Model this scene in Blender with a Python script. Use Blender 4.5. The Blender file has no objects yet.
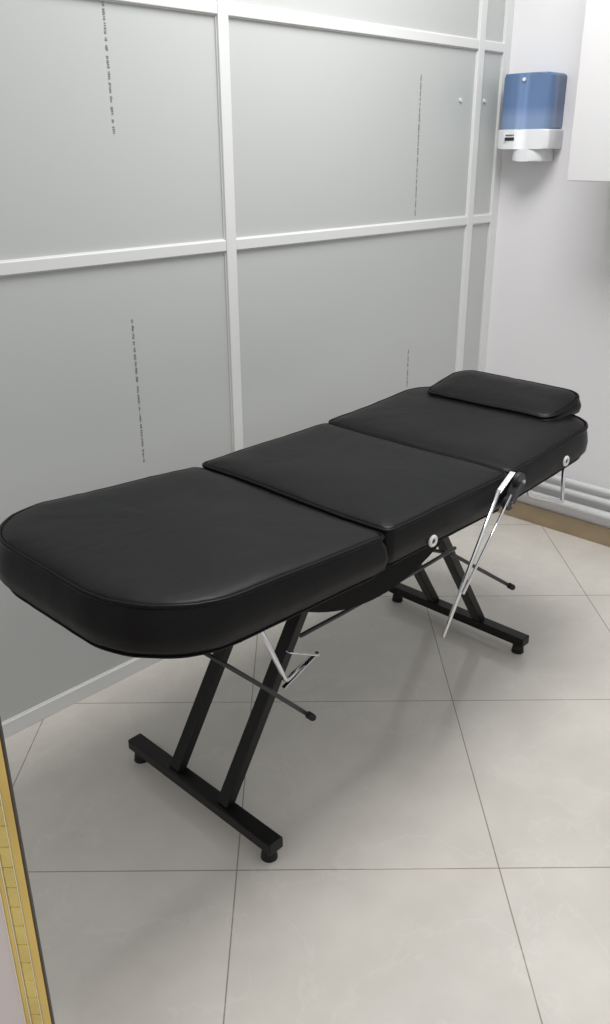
import bpy, bmesh, math, random
from mathutils import Vector, Matrix, noise
random.seed(4)
scn=bpy.context.scene; C=scn.collection
scn.view_settings.view_transform='Standard'
# ---------------------------------------------------------------- camera
F=845; P=math.radians(23.2); A=math.radians(44); RL=math.radians(0.3); H=1.43
D=Vector((math.cos(A)*math.cos(P), math.sin(A)*math.cos(P), -math.sin(P)))
R=Vector((math.sin(A),-math.cos(A),0)); U=R.cross(D)
R2=R*math.cos(RL)-U*math.sin(RL); U2=U*math.cos(RL)+R*math.sin(RL)
cd=bpy.data.cameras.new('camera'); cam=bpy.data.objects.new('camera',cd); C.objects.link(cam)
cd.sensor_fit='VERTICAL'; cd.sensor_height=36; cd.sensor_width=36; cd.lens=F*36/1024; cd.clip_start=0.02
cam.matrix_world=Matrix(((R2.x,U2.x,-D.x,0),(R2.y,U2.y,-D.y,0),(R2.z,U2.z,-D.z,H),(0,0,0,1)))
scn.camera=cam
def hit(x,y,ax,val):
    "measured photo point -> point on a real plane of the room"
    r=D+R2*((x-305)/F)-U2*((y-512)/F); c=Vector((0,0,H)); t=(val-c[ax])/r[ax]; return c+r*t
YP=1.845; XW=2.974
# ---------------------------------------------------------------- materials
def mat(name,col,rough=.5,metal=0,spec=.5,bump=None,var=None,coat=0):
    m=bpy.data.materials.new(name); m.use_nodes=True; nt=m.node_tree; b=nt.nodes['Principled BSDF']
    b.inputs['Base Color'].default_value=(*col,1); b.inputs['Roughness'].default_value=rough; b.inputs['Metallic'].default_value=metal
    b.inputs['Specular IOR Level'].default_value=spec; b.inputs['Coat Weight'].default_value=coat
    tc=nt.nodes.new('ShaderNodeTexCoord')
    if var:
        n=nt.nodes.new('ShaderNodeTexNoise'); n.inputs['Scale'].default_value=var[0]; n.inputs['Detail'].default_value=4
        r=nt.nodes.new('ShaderNodeMix'); r.data_type='RGBA'
        r.inputs[6].default_value=(*[c*(1-var[1]) for c in col],1); r.inputs[7].default_value=(*[min(1,c*(1+var[1])) for c in col],1)
        nt.links.new(tc.outputs['Object'],n.inputs['Vector']); nt.links.new(n.outputs['Fac'],r.inputs[0]); nt.links.new(r.outputs[2],b.inputs['Base Color'])
    if bump:
        prev=None
        for q in bump:
            sc,st,di=q[:3]
            n=nt.nodes.new('ShaderNodeTexNoise'); n.inputs['Scale'].default_value=sc; n.inputs['Detail'].default_value=2
            bp=nt.nodes.new('ShaderNodeBump'); bp.inputs['Strength'].default_value=st; bp.inputs['Distance'].default_value=di
            src=tc.outputs['Object']
            if len(q)>3:
                mp=nt.nodes.new('ShaderNodeMapping'); mp.inputs['Scale'].default_value=q[3]; nt.links.new(src,mp.inputs['Vector']); src=mp.outputs['Vector']; n.inputs['Distortion'].default_value=.6
            nt.links.new(src,n.inputs['Vector']); nt.links.new(n.outputs['Fac'],bp.inputs['Height'])
            if prev: nt.links.new(prev.outputs['Normal'],bp.inputs['Normal'])
            prev=bp
        nt.links.new(prev.outputs['Normal'],b.inputs['Normal'])
    return m
M=dict(
 vinyl=mat('black_vinyl',(.0030,.0030,.0034),.40,0,.19,bump=[(4,.24,.016),(9,.08,.010,(1,3.2,1)),(28,.06,.004,(1,2,1)),(420,.35,.0009)]),
 pipe_v=mat('black_piping',(.0022,.0022,.0022),.35,0,.16),
 under=mat('underside_cloth',(.005,.005,.005),.9,0,.2),
 steel=mat('black_steel',(.006,.0055,.0055),.36,0,.30,bump=[(300,.1,.0005)]),
 clamp=mat('dark_grey_clamp',(.045,.045,.048),.3,.3,.5),
 rubber=mat('black_rubber',(.005,.005,.005),.7),
 chrome=mat('chrome',(.70,.71,.73),.12,1),
 eyelet=mat('eyelet_white',(.75,.75,.74),.4),
 alum=mat('white_aluminium',(.68,.69,.68),.42,0,.4,var=(3,.03)),
 panel=mat('frosted_panel',(.488,.506,.495),.38,0,.42,var=(1.2,.03)),
 ink=mat('printed_ink',(.17,.17,.175),.6),
 black=mat('print_black',(.02,.02,.02),.6),
 wall=mat('wall_paint',(.765,.755,.77),.7,0,.3,bump=[(60,.08,.002)]),
 cab=mat('cabinet_white',(.65,.645,.655),.4),
 pvc=mat('white_pvc',(.84,.845,.85),.35),
 tan=mat('tan_skirting',(.32,.245,.155),.3,var=(12,.25)),
 dblue=mat('blue_plastic',(.13,.205,.36),.22,0,.5),
 dwhite=mat('white_plastic',(.76,.77,.79),.35),
 gold=mat('gold_mosaic',(.86,.62,.22),.12,.85,var=(18,.35)),
 goldd=mat('gold_trim',(.84,.60,.20),.12,.85,var=(9,.25)),
 pale=mat('pale_gold_line',(.84,.76,.54),.3),
 grout=mat('mosaic_grout',(.45,.31,.11),.5),
 edge=mat('dark_edge',(.06,.045,.04),.5),
 pink=mat('pale_board',(.70,.62,.60),.4),
)
# blue see-through cover: the white roll inside lightens its lower part
nt=M['dblue'].node_tree; tc=nt.nodes.new('ShaderNodeTexCoord'); sx_=nt.nodes.new('ShaderNodeSeparateXYZ'); rp=nt.nodes.new('ShaderNodeValToRGB')
nt.links.new(tc.outputs['Generated'],sx_.inputs[0]); nt.links.new(sx_.outputs['Z'],rp.inputs[0]); nt.links.new(rp.outputs[0],nt.nodes['Principled BSDF'].inputs['Base Color'])
e=rp.color_ramp.elements; e[0].position=0; e[0].color=(.21,.295,.46,1); e[1].position=.92; e[1].color=(.11,.18,.32,1)
k=e.new(.22); k.color=(.20,.28,.45,1); k=e.new(.42); k.color=(.115,.19,.355,1)
def floor_mat():
    m=bpy.data.materials.new('ceramic_tiles'); m.use_nodes=True; nt=m.node_tree; N=nt.nodes; L=nt.links; b=N['Principled BSDF']
    tc=N.new('ShaderNodeTexCoord'); mp=N.new('ShaderNodeMapping'); mp.vector_type='TEXTURE'
    o=(.883,1.063); mp.inputs['Location'].default_value=(o[0],o[1],0); mp.inputs['Rotation'].default_value=(0,0,math.radians(-45.8))
    L.new(tc.outputs['Object'],mp.inputs['Vector'])
    br=N.new('ShaderNodeTexBrick'); br.offset=0; br.squash=1
    br.inputs['Scale'].default_value=1; br.inputs['Brick Width'].default_value=.567; br.inputs['Row Height'].default_value=.605
    br.inputs['Mortar Size'].default_value=.0017; br.inputs['Mortar Smooth'].default_value=.3; br.inputs['Bias'].default_value=0
    br.inputs['Color1'].default_value=(.62,.59,.54,1); br.inputs['Color2'].default_value=(.64,.61,.56,1); br.inputs['Mortar'].default_value=(.30,.275,.235,1)
    L.new(mp.outputs['Vector'],br.inputs['Vector'])
    n=N.new('ShaderNodeTexNoise'); n.inputs['Scale'].default_value=3.0; n.inputs['Detail'].default_value=8; n.inputs['Roughness'].default_value=.6; n.inputs['Distortion'].default_value=.5
    L.new(tc.outputs['Object'],n.inputs['Vector'])
    s=N.new('ShaderNodeMath'); s.operation='SUBTRACT'; s.inputs[1].default_value=.5; L.new(n.outputs['Fac'],s.inputs[0])
    a=N.new('ShaderNodeMath'); a.operation='ABSOLUTE'; L.new(s.outputs[0],a.inputs[0])
    cr=N.new('ShaderNodeMapRange'); cr.inputs['From Min'].default_value=0; cr.inputs['From Max'].default_value=.014; cr.inputs['To Min'].default_value=.18; cr.inputs['To Max'].default_value=0
    L.new(a.outputs[0],cr.inputs['Value'])
    n2=N.new('ShaderNodeTexNoise'); n2.inputs['Scale'].default_value=6; n2.inputs['Detail'].default_value=6; n2.inputs['Roughness'].default_value=.6; L.new(tc.outputs['Object'],n2.inputs['Vector'])
    mr=N.new('ShaderNodeMapRange'); mr.inputs['From Min'].default_value=.3; mr.inputs['From Max'].default_value=.7; mr.inputs['To Min'].default_value=.94; mr.inputs['To Max'].default_value=1.05; L.new(n2.outputs['Fac'],mr.inputs['Value'])
    mx=N.new('ShaderNodeVectorMath'); mx.operation='SCALE'; L.new(br.outputs['Color'],mx.inputs[0]); L.new(mr.outputs[0],mx.inputs['Scale'])
    mm=N.new('ShaderNodeMix'); mm.data_type='RGBA'; mm.inputs[7].default_value=(.78,.75,.70,1); L.new(cr.outputs[0],mm.inputs[0]); L.new(mx.outputs[0],mm.inputs[6])
    L.new(mm.outputs[2],b.inputs['Base Color'])
    b.inputs['Roughness'].default_value=.12; b.inputs['Specular IOR Level'].default_value=.55
    bp=N.new('ShaderNodeBump'); bp.inputs['Strength'].default_value=.3; bp.inputs['Distance'].default_value=.001; bp.invert=True
    L.new(br.outputs['Fac'],bp.inputs['Height']); L.new(bp.outputs['Normal'],b.inputs['Normal'])
    return m
M['floor']=floor_mat()
# ---------------------------------------------------------------- mesh helpers
def obj(name,bm,m,parent=None,smooth=False):
    me=bpy.data.meshes.new(name); bmesh.ops.recalc_face_normals(bm,faces=bm.faces); bm.to_mesh(me); bm.free()
    if smooth:
        for p in me.polygons: p.use_smooth=True
    me.materials.append(M[m])
    o=bpy.data.objects.new(name,me); C.objects.link(o)
    if parent:
        o.parent=parent
        o.matrix_parent_inverse=world(parent).inverted()
    return o
def world(o):
    m=o.matrix_basis.copy()
    if o.parent: m=world(o.parent)@o.matrix_parent_inverse@m
    return m
def empty(name,loc,label=None,cat=None,kind=None):
    o=bpy.data.objects.new(name,None); C.objects.link(o); o.location=loc; o.empty_display_size=.1
    if label:o['label']=label
    if cat:o['category']=cat
    if kind:o['kind']=kind
    return o
def box(bm,lo,hi,bev=0,seg=2):
    lo=Vector(lo);hi=Vector(hi)
    r=bmesh.ops.create_cube(bm,size=1,matrix=Matrix.Translation((lo+hi)/2)@Matrix.Diagonal((*(hi-lo),1)))
    if bev:
        es=list({e for v in r['verts'] for e in v.link_edges}); bmesh.ops.bevel(bm,geom=es,offset=bev,segments=seg,profile=.5,affect='EDGES')
def B(lo,hi,bev=0,seg=2):
    bm=bmesh.new(); box(bm,lo,hi,bev,seg); return bm
def beam(bm,a,b,w,h,up=(0,0,1),bev=.003):
    "rectangular tube from a to b"
    a=Vector(a);b=Vector(b);z=(b-a);L=z.length;z.normalize(); u=Vector(up)
    x=u.cross(z).normalized(); y=z.cross(x)
    mt=Matrix(((x.x,y.x,z.x,0),(x.y,y.y,z.y,0),(x.z,y.z,z.z,0),(0,0,0,1)))
    mt=Matrix.Translation((a+b)/2)@mt@Matrix.Diagonal((w,h,L,1))
    r=bmesh.ops.create_cube(bm,size=1,matrix=mt)
    if bev:
        es=list({e for v in r['verts'] for e in v.link_edges}); bmesh.ops.bevel(bm,geom=es,offset=bev,segments=2,profile=.5,affect='EDGES')
def tube(bm,pts,r,n=12,closed=False,rad=None):
    pts=[Vector(p) for p in pts]; N=len(pts); rings=[]; prev=None
    for i,p in enumerate(pts):
        if closed: t=(pts[(i+1)%N]-pts[i-1]).normalized()
        else: t=(pts[min(i+1,N-1)]-pts[max(i-1,0)]).normalized()
        if prev is None:
            u=Vector((0,0,1)) if abs(t.z)<.9 else Vector((1,0,0)); x=u.cross(t).normalized()
        else: x=(prev-t*prev.dot(t)).normalized()
        prev=x; y=t.cross(x); rr=rad[i] if rad else r
        rings.append([bm.verts.new(p+(x*math.cos(k*2*math.pi/n)+y*math.sin(k*2*math.pi/n))*rr) for k in range(n)])
    for i in range(N if closed else N-1):
        a=rings[i];b=rings[(i+1)%N]
        for k in range(n): bm.faces.new((a[k],a[(k+1)%n],b[(k+1)%n],b[k]))
    if not closed:
        bm.faces.new(rings[0][::-1]); bm.faces.new(rings[-1])
def smoothpath(pts,r=.02,n=5):
    pts=[Vector(p) for p in pts]; out=[pts[0]]
    for i in range(1,len(pts)-1):
        p=pts[i]; a=(pts[i-1]-p); b=(pts[i+1]-p); k=min(r,a.length/2,b.length/2); a=p+a.normalized()*k; b=p+b.normalized()*k
        for j in range(n+1):
            t=j/n; out.append(a*(1-t)**2+p*2*t*(1-t)+b*t*t)
    out.append(pts[-1]); return out
def rod(name,pts,r,m,parent,bend=.02,n=12):
    bm=bmesh.new(); tube(bm,smoothpath(pts,bend),r,n); return obj(name,bm,m,parent,True)
def cyl(bm,c,axis,r,h,n=32,r2=None):
    c=Vector(c); q=Vector(axis).to_track_quat('Z','Y').to_matrix().to_4x4()
    bmesh.ops.create_cone(bm,cap_ends=True,segments=n,radius1=r,radius2=r if r2 is None else r2,depth=h,matrix=Matrix.Translation(c)@q)

# ---------------------------------------------------------------- room
def struct(o): o['kind']='structure'; return o
struct(obj('floor',B((-1.6,-1.8,-.06),(XW,YP,0)),'floor'))
struct(obj('wall_right',B((XW,-1.8,-.06),(XW+.1,YP+.06,2.75)),'wall'))
bs=struct(obj('baseboard_right',B((XW-.012,-1.8,0),(XW-.0005,YP-.03,.074),.002),'tan'))
wl=empty('wall_left',(1.2,YP,0),'grey frosted panel partition in a white aluminium frame',None,'structure')
PH=2.75; fw=.036
xs=[-1.55,-.72,.45,1.618,2.79,XW-.022]
zs=[.022,1.188,1.757,2.33,PH-.02]
for i,x in enumerate(xs):
    w=fw if i<5 else .044
    bm=bmesh.new(); box(bm,(x-w/2,YP-.006,0),(x+w/2,YP+.03,PH),.002)
    if i<5: box(bm,(x-w/2-.003,YP+.000,0),(x+w/2+.003,YP+.020,PH),.001)   # glazing bead
    obj('mullion',bm,'alum',wl)
for i in range(5):
    a=xs[i]+fw/2; b=xs[i+1]-fw/2
    for j,z in enumerate(zs):
        h=.0145 if 0<j<4 else .022
        bm=bmesh.new(); box(bm,(a,YP-.005,z-h),(b,YP+.028,z+h),.002)
        box(bm,(a,YP+.000,z-h-.003),(b,YP+.020,z+h+.003),.001)
        obj('rail',bm,'alum',wl)
    for j in range(4):
        obj('panel',B((a-.004,YP+.004,zs[j]+.010),(b+.004,YP+.012,zs[j+1]-.010)),'panel',wl)
def marks(xa,ya,xb,yb):
    p=hit(xa,ya,1,YP); q=hit(xb,yb,1,YP); x=(p.x+q.x)/2; z=p.z; bm=bmesh.new()
    while z>q.z:
        n=random.randint(2,6)
        for k in range(n):          # strokes of one tiny printed group
            h=random.choice((.0015,.0022,.003)); w=random.choice((.0045,.006,.0065)); s=random.uniform(-.0006,.0006)
            box(bm,(x-w/2+s,YP+.0032,z-h),(x+w/2+s,YP+.0041,z)); z-=h+random.choice((.0012,.002,.0028))
        z-=random.choice((.004,.006,.009))
    obj('printed_marks',bm,'ink',wl)
marks(103,0,115,128); marks(421,75,417,218); marks(132,320,146,465); marks(409,350,408,388)
for x,y in ((461,100),(485,101)):
    p=hit(x,y,1,YP); bm=bmesh.new(); cyl(bm,(p.x,YP+.002,p.z),(0,1,0),.006,.006,16); obj('screw',bm,'alum',wl)
PL=['topmost of the three thin white pipes along the right wall','middle one of the three white pipes along the right wall','lowest white pipe on the right wall, just above the tan baseboard']
for k,(z,r) in enumerate(((.226,.012),(.185,.012),(.130,.016))):
    bm=bmesh.new(); tube(bm,[(XW-.024,-1.75,z),(XW-.024,YP-.035,z)],r,20)
    o=obj('water_pipe',bm,'pvc',None,True)
    o['label']=PL[k]
    o['category']='pipe'; o['group']='white pipes on the right wall'
    for y in (.3,1.0,1.62):
        bmc=bmesh.new()
        pts=[(XW-.024+math.cos(t)*(r+.002),y,z+math.sin(t)*(r+.002)) for t in [math.pi*i/12+math.pi/2 for i in range(13)]]
        pts=[(XW-.001,y,z+r+.002)]+pts+[(XW-.001,y,z-r-.002)]
        for i in range(len(pts)-1): beam(bmc,pts[i],pts[i+1],.012,.003,(0,1,0) ,0)
        obj('clip',bmc,'pvc',o)

# ---------------------------------------------------------------- wall cabinet
cb=empty('wall_cabinet',(XW,1.0,1.34),'plain white cabinet hung high on the right wall','cabinet')
obj('body',B((XW-.282,.45,1.336),(XW-.001,1.408,2.12),.002),'cab',cb)
for y0,y1 in ((.452,.928),(.932,1.410)):
    obj('door',B((XW-.302,y0,1.334),(XW-.284,y1,2.12),.003),'cab',cb)

# ---------------------------------------------------------------- paper dispenser
dx0,dx1=XW-.118,XW-.001; dy0,dy1=1.603,1.803
dp=empty('paper_dispenser',(XW,(dy0+dy1)/2,1.39),'blue and white paper towel dispenser mounted on the right wall','dispenser')
def bowbox(y0,y1,z0,z1,bow,bev):
    "box against the wall whose front face bows outward"
    bm=bmesh.new(); n=14; prof=[]
    for i in range(n+1):
        t=i/n; y=y0+(y1-y0)*t; prof.append((dx0+bow*abs(2*t-1)**3,y))
    prof=[(dx1,y0)]+prof+[(dx1,y1)]
    lo=[bm.verts.new((x,y,z0)) for x,y in prof]; hi=[bm.verts.new((x,y,z1)) for x,y in prof]
    k=len(prof)
    for i in range(k): bm.faces.new((lo[i],lo[(i+1)%k],hi[(i+1)%k],hi[i]))
    bm.faces.new(lo[::-1]); bm.faces.new(hi)
    es=[e for e in bm.edges if (e.verts[0].co.z==e.verts[1].co.z) or e.verts[0].co.xy==e.verts[1].co.xy and e.verts[0] in (lo[1],hi[1],lo[-2],hi[-2])]
    bmesh.ops.bevel(bm,geom=es,offset=bev,segments=4,profile=.5,affect='EDGES'); return bm
obj('cover',bowbox(dy0+.004,dy1-.003,1.490,1.668,.022,.013),'dblue',dp,True)
obj('base',bowbox(dy0-.003,dy1+.003,1.428,1.492,.020,.006),'dwhite',dp,True)
obj('outlet',bowbox(1.628,1.745,1.388,1.430,.03,.005),'dwhite',dp,True)
bm=bmesh.new(); box(bm,(dx0+.001,1.72,1.452),(dx0+.010,1.768,1.480),.001); st=obj('sticker',bm,'dwhite',dp)
bm=bmesh.new(); box(bm,(dx0-.0002,1.725,1.456),(dx0+.003,1.763,1.467))
for k in range(6): box(bm,(dx0-.0002,1.727+k*.0058,1.471),(dx0+.0035,1.731+k*.0058,1.476))
obj('sticker_print',bm,'black',st)
bm=bmesh.new(); cyl(bm,(dx0+.001,1.703,1.648),(1,0,0),.006,.01,16); obj('lock',bm,'dwhite',dp)

# ---------------------------------------------------------------- treatment bed
bed=empty('treatment_bed',(1.505,1.285,0),'black padded treatment bed laid flat on black steel legs','bed')
def outline(hx,hy,r0,r1,n=20,m=22):
    "rounded rectangle, r0 radius at -x end, r1 at +x end"
    pts=[]
    def arc(cx,cy,r,a0):
        for i in range(n+1):
            a=a0+math.pi/2*i/n; pts.append((cx+r*math.cos(a),cy+r*math.sin(a)))
    def line(p,q):
        for i in range(1,m): pts.append((p[0]+(q[0]-p[0])*i/m,p[1]+(q[1]-p[1])*i/m))
    arc(hx-r1,hy-r1,r1,0); line((hx-r1,hy),(-hx+r0,hy))
    arc(-hx+r0,hy-r0,r0,math.pi/2); line((-hx,hy-r0),(-hx,-hy+r0))
    arc(-hx+r0,-hy+r0,r0,math.pi); line((-hx+r0,-hy),(hx-r1,-hy))
    arc(hx-r1,-hy+r1,r1,1.5*math.pi); line((hx,-hy+r1),(hx,hy-r1))
    return pts
def wob(p,amp):
    q=Vector(p); n=noise.noise_vector(q*5+Vector((3,1,5)))*amp+noise.noise_vector(q*19)*amp*.25+noise.noise_vector(q*46)*amp*.2
    return Vector((q.x+n.x*.3,q.y+n.y*.4,q.z+n.z))
def cushion(name,x0,x1,z0,z1,yc,hy,t,r0,r1,crown,bulge=.006,piping=.0045,t0=None):
    "padded slab; z0/z1 = height of its top edge at the two ends; t0 = edge depth at the -x end"
    hx=(x1-x0)/2; ang=math.atan2(z1-z0,x1-x0); o=outline(hx,hy,r0,r1)
    prof=[(.030,-t),(.012,-t+.003),(.003,-t+.014),(-bulge*.7,-t*.75),(-bulge,-t*.5),(-bulge*.6,-t*.25),(0,-.008),(.003,.001)]
    for ins in (.006,.010,.016,.024,.036,.052,.07,.095,.125,.16,.20):
        if ins<min(hx,hy)-.02: prof.append((ins,.001+crown*(1-math.exp(-ins/.024))))
    bm=bmesh.new(); rings=[]
    def th(x,z):
        if t0 is None or z>=0: return z
        f=(x+hx)/(2*hx); return z*(t0+(t-t0)*f)/t
    for ins,z in prof:
        sx=(hx-ins)/hx; sy=(hy-ins)/hy
        rings.append([bm.verts.new((x*sx,y*sy,th(x,z))) for x,y in o])
    k=len(o)
    for a,b in zip(rings,rings[1:]):
        for i in range(k): bm.faces.new((a[i],a[(i+1)%k],b[(i+1)%k],b[i]))
    bm.faces.new(rings[0][::-1])
    c=bm.verts.new((0,0,crown*1.02)); a=rings[-1]
    for i in range(k): bm.faces.new((a[i],a[(i+1)%k],c))
    mt=Matrix.Translation(((x0+x1)/2,yc,(z0+z1)/2))@Matrix.Rotation(-ang,4,'Y')
    bm.transform(mt)
    for v in bm.verts: v.co=wob(v.co,.004)
    ob=obj(name,bm,'vinyl',bed,True)
    for kk,(s,zz,rr) in enumerate(((0,0,piping),(.008,-t+.006,piping*.55))):
        bm=bmesh.new(); tube(bm,[wob(mt@Vector((x*(hx-s)/hx,y*(hy-s)/hy,th(x,zz))),.004) for x,y in o],rr,8,closed=True)
        obj('piping',bm,'pipe_v',ob,True)
    return ob
YC=1.277; HY=.303
foot=cushion('leg_cushion',.646,1.253,.742,.697,YC,HY,.095,.188,.022,.015,.011,t0=.108)
seat=cushion('seat_cushion',1.257,1.723,.704,.704,YC,HY,.092,.022,.022,.016)
back=cushion('back_cushion',1.727,2.205,.706,.732,YC,HY,.090,.022,.120,.013)
pil=cushion('head_pillow',2.076,2.275,.744,.780,YC+.004,.216,.058,.038,.060,.014,.008,.004,t0=.022)
def eyelet(px,py,parent,yy):
    p=hit(px,py,1,yy); bm=bmesh.new()
    tube(bm,[(p.x+.010*math.cos(a),yy,p.z+.010*math.sin(a)) for a in [i*math.pi/12 for i in range(24)]],.0045,8,closed=True)
    e=obj('eyelet',bm,'eyelet',parent,True)
    bm=bmesh.new(); cyl(bm,(p.x,yy+.001,p.z),(0,1,0),.008,.004,20); obj('eyelet_hole',bm,'rubber',e)
eyelet(433,541,bed,YC-HY-.007); eyelet(566,461,bed,YC-HY-.007)
for bx,tx,yo in ((.958,1.285,0),(2.062,1.715,.04)):
    bm=bmesh.new(); beam(bm,(bx,1.015+yo,.045),(bx,1.535+yo,.045),.04,.028,(0,0,1),.003)
    bar=obj('base_bar',bm,'steel',bed)
    for yy in (1.04+yo,1.51+yo):
        bm=bmesh.new(); cyl(bm,(bx,yy,.0155),(0,0,1),.019,.029,28,.015); obj('foot_pad',bm,'rubber',bar,True)
    for yy in (1.185+yo,1.36+yo):
        bm=bmesh.new(); beam(bm,(bx,yy,.055),(tx,yy,.585),.026,.034,(0,1,0),.003)
        obj('leg',bm,'steel',bed)
bm=bmesh.new()
for yy in (1.12,1.44): beam(bm,(1.0,yy,.592),(2.1,yy,.592),.03,.025,(0,0,1),.002)
for xx in (1.285,1.49,1.715): beam(bm,(xx,1.11,.580),(xx,1.45,.580),.028,.028,(0,0,1),.002)
obj('under_frame',bm,'steel',bed)
bm=bmesh.new(); n=20; top=[];bot=[]
for i in range(n+1):
    t=i/n; x=1.03+.50*t; z=.604-.070*math.sin(math.pi*t)**.8 if 0<i<n else .604
    top.append((bm.verts.new((x,1.00,.611)),bm.verts.new((x,1.53,.611)))); bot.append((bm.verts.new((x,1.01,z)),bm.verts.new((x,1.52,z))))
for i in range(n):
    bm.faces.new((top[i][0],top[i+1][0],top[i+1][1],top[i][1])); bm.faces.new((bot[i][0],bot[i][1],bot[i+1][1],bot[i+1][0]))
    bm.faces.new((top[i][0],bot[i][0],bot[i+1][0],top[i+1][0])); bm.faces.new((top[i][1],top[i+1][1],bot[i+1][1],bot[i][1]))
bm.faces.new((top[0][0],top[0][1],bot[0][1],bot[0][0])); bm.faces.new((top[n][0],bot[n][0],bot[n][1],top[n][1]))
obj('seat_pan',bm,'under',bed)
def S(px,py,y): return hit(px,py,1,y)
# joint clamp: chunky rounded dark plate with chrome bolts
bm=bmesh.new()
a=S(519,481,.958); b=S(508,503,.958)
beam(bm,a,b,.012,.032,(0,1,0),.004)
cyl(bm,a,(0,1,0),.021,.014,28); cyl(bm,b,(0,1,0),.018,.016,28)
bmesh.ops.bevel(bm,geom=[e for e in bm.edges if e.calc_face_angle(0)>1.2],offset=.002,segments=2,affect='EDGES')
hg=obj('joint_clamp',bm,'clamp',bed)
for c_ in (a,b):
    bm=bmesh.new(); cyl(bm,Vector(c_)+Vector((0,-.010,0)),(0,1,0),.007,.008,20); obj('bolt',bm,'chrome',hg)
bm=bmesh.new(); beam(bm,S(513,472,.945),S(498,493,.943),.004,.014,(0,1,0),.0015); obj('lever_plate',bm,'chrome',bed)
# slim straight chrome lever crossed by a thinner straight rod
rod('lever',[S(499,490,.940),S(443,637,.938)],.0048,'chrome',bed)
rod('lever_rod',[S(511,495,.946),S(463,594,.930)],.0034,'chrome',bed)
def tiprod(pts,m,r=.005):
    o=rod('adjusting_rod',pts,r,m,bed)
    a,b=Vector(pts[-2]),Vector(pts[-1]); d=(b-a).normalized(); bm=bmesh.new(); tube(bm,[b-d*.012,b+d*.004,b+d*.008],.0,12,rad=[.008,.008,.005]); obj('tip',bm,'rubber',o,True)
tiprod([S(418,548,1.2),S(450,553,1.08),S(512,587,.99)],'clamp')
tiprod([S(200,650,1.16),S(255,682,1.10),S(312,717,1.02)],'clamp')
rod('ratchet',[S(258,625,1.03),S(286,681,1.05),S(310,658,1.08)],.0052,'chrome',bed,.01)
bm=bmesh.new(); beam(bm,S(288,652,1.06),S(318,655,1.06),.003,.012,(0,1,0),.001); beam(bm,S(283,688,1.07),S(318,652,1.07),.003,.010,(0,1,0),.001); obj('ratchet_plate',bm,'chrome',bed)
rod('side_rod',[S(300,636,1.10),S(345,612,1.08),S(425,566,1.06),S(455,548,1.06)],.005,'clamp',bed)
rod('wire_loop',[S(527,478,1.0),S(529,495,1.0),S(562,502,1.0),S(564,465,1.0)],.0055,'chrome',bed,.01)

# ---------------------------------------------------------------- board with gold mosaic trim
d=-R; fwd=Vector((math.cos(A),math.sin(A),0))
q=d*.031
gx,gy=.335+q.x,.748+q.y
g=empty('mirror_frame',(gx,gy,0),'tall pale board trimmed with a gold mosaic strip at the lower left corner','frame')
def slab(s0,s1,t0,t1,z0,z1,bev=0):
    "s = distance along the board from its right edge, t = depth from front face"
    bm=bmesh.new(); box(bm,(s0,t0,z0),(s1,t1,z1),bev)
    mt=Matrix(((d.x,fwd.x,0,gx),(d.y,fwd.y,0,gy),(0,0,1,0),(0,0,0,1))); bm.transform(mt); return bm
ZT=1.25
obj('board',slab(.036,.36,.002,.006,0,ZT,.001),'pink',g)
obj('edge_strip',slab(-.0006,.0014,.0,.005,0,ZT,.0004),'edge',g)
obj('backing',slab(.0014,.036,.002,.005,0,ZT),'grout',g)
bm=bmesh.new(); z=.004
while z<ZT-.04:
    m_=slab(.0145,.0275,.0,.004,z,z+.0316,.0012); me=bpy.data.meshes.new('t'); m_.to_mesh(me); m_.free(); bm.from_mesh(me); z+=.0320
obj('mosaic',bm,'gold',g)
obj('trim_strip',slab(.0016,.0123,-.001,.004,0,ZT,.001),'goldd',g)
obj('trim_strip',slab(.0295,.0345,-.001,.004,0,ZT,.001),'goldd',g)
for s in (.0125,.0278,.0348): obj('pale_line',slab(s,s+.0014,-.0012,.004,0,ZT,.0003),'pale',g)

# ---------------------------------------------------------------- light
def area(name,loc,sx,sy,pw,rot=(0,0,0),col=(1,1,1)):
    l=bpy.data.lights.new(name,'AREA'); l.shape='RECTANGLE'; l.size=sx; l.size_y=sy; l.energy=pw; l.color=col
    o=bpy.data.objects.new(name,l); C.objects.link(o); o.location=loc; o.rotation_euler=rot; return o
area('ceiling_light',(1.80,1.08,2.72),.85,.85,38,(0,0,0),(1,.99,.97))
w=bpy.data.worlds.new('world'); scn.world=w; w.use_nodes=True
nt=w.node_tree; bg=nt.nodes['Background']; bg.inputs[0].default_value=(.985,.987,1,1)
tc=nt.nodes.new('ShaderNodeTexCoord'); sp=nt.nodes.new('ShaderNodeSeparateXYZ'); mr=nt.nodes.new('ShaderNodeMapRange')
nt.links.new(tc.outputs['Generated'],sp.inputs[0]); nt.links.new(sp.outputs['Z'],mr.inputs['Value'])
mr.inputs['From Min'].default_value=-.05; mr.inputs['From Max'].default_value=.7; mr.inputs['To Min'].default_value=.47; mr.inputs['To Max'].default_value=.86
nt.links.new(mr.outputs[0],bg.inputs[1])
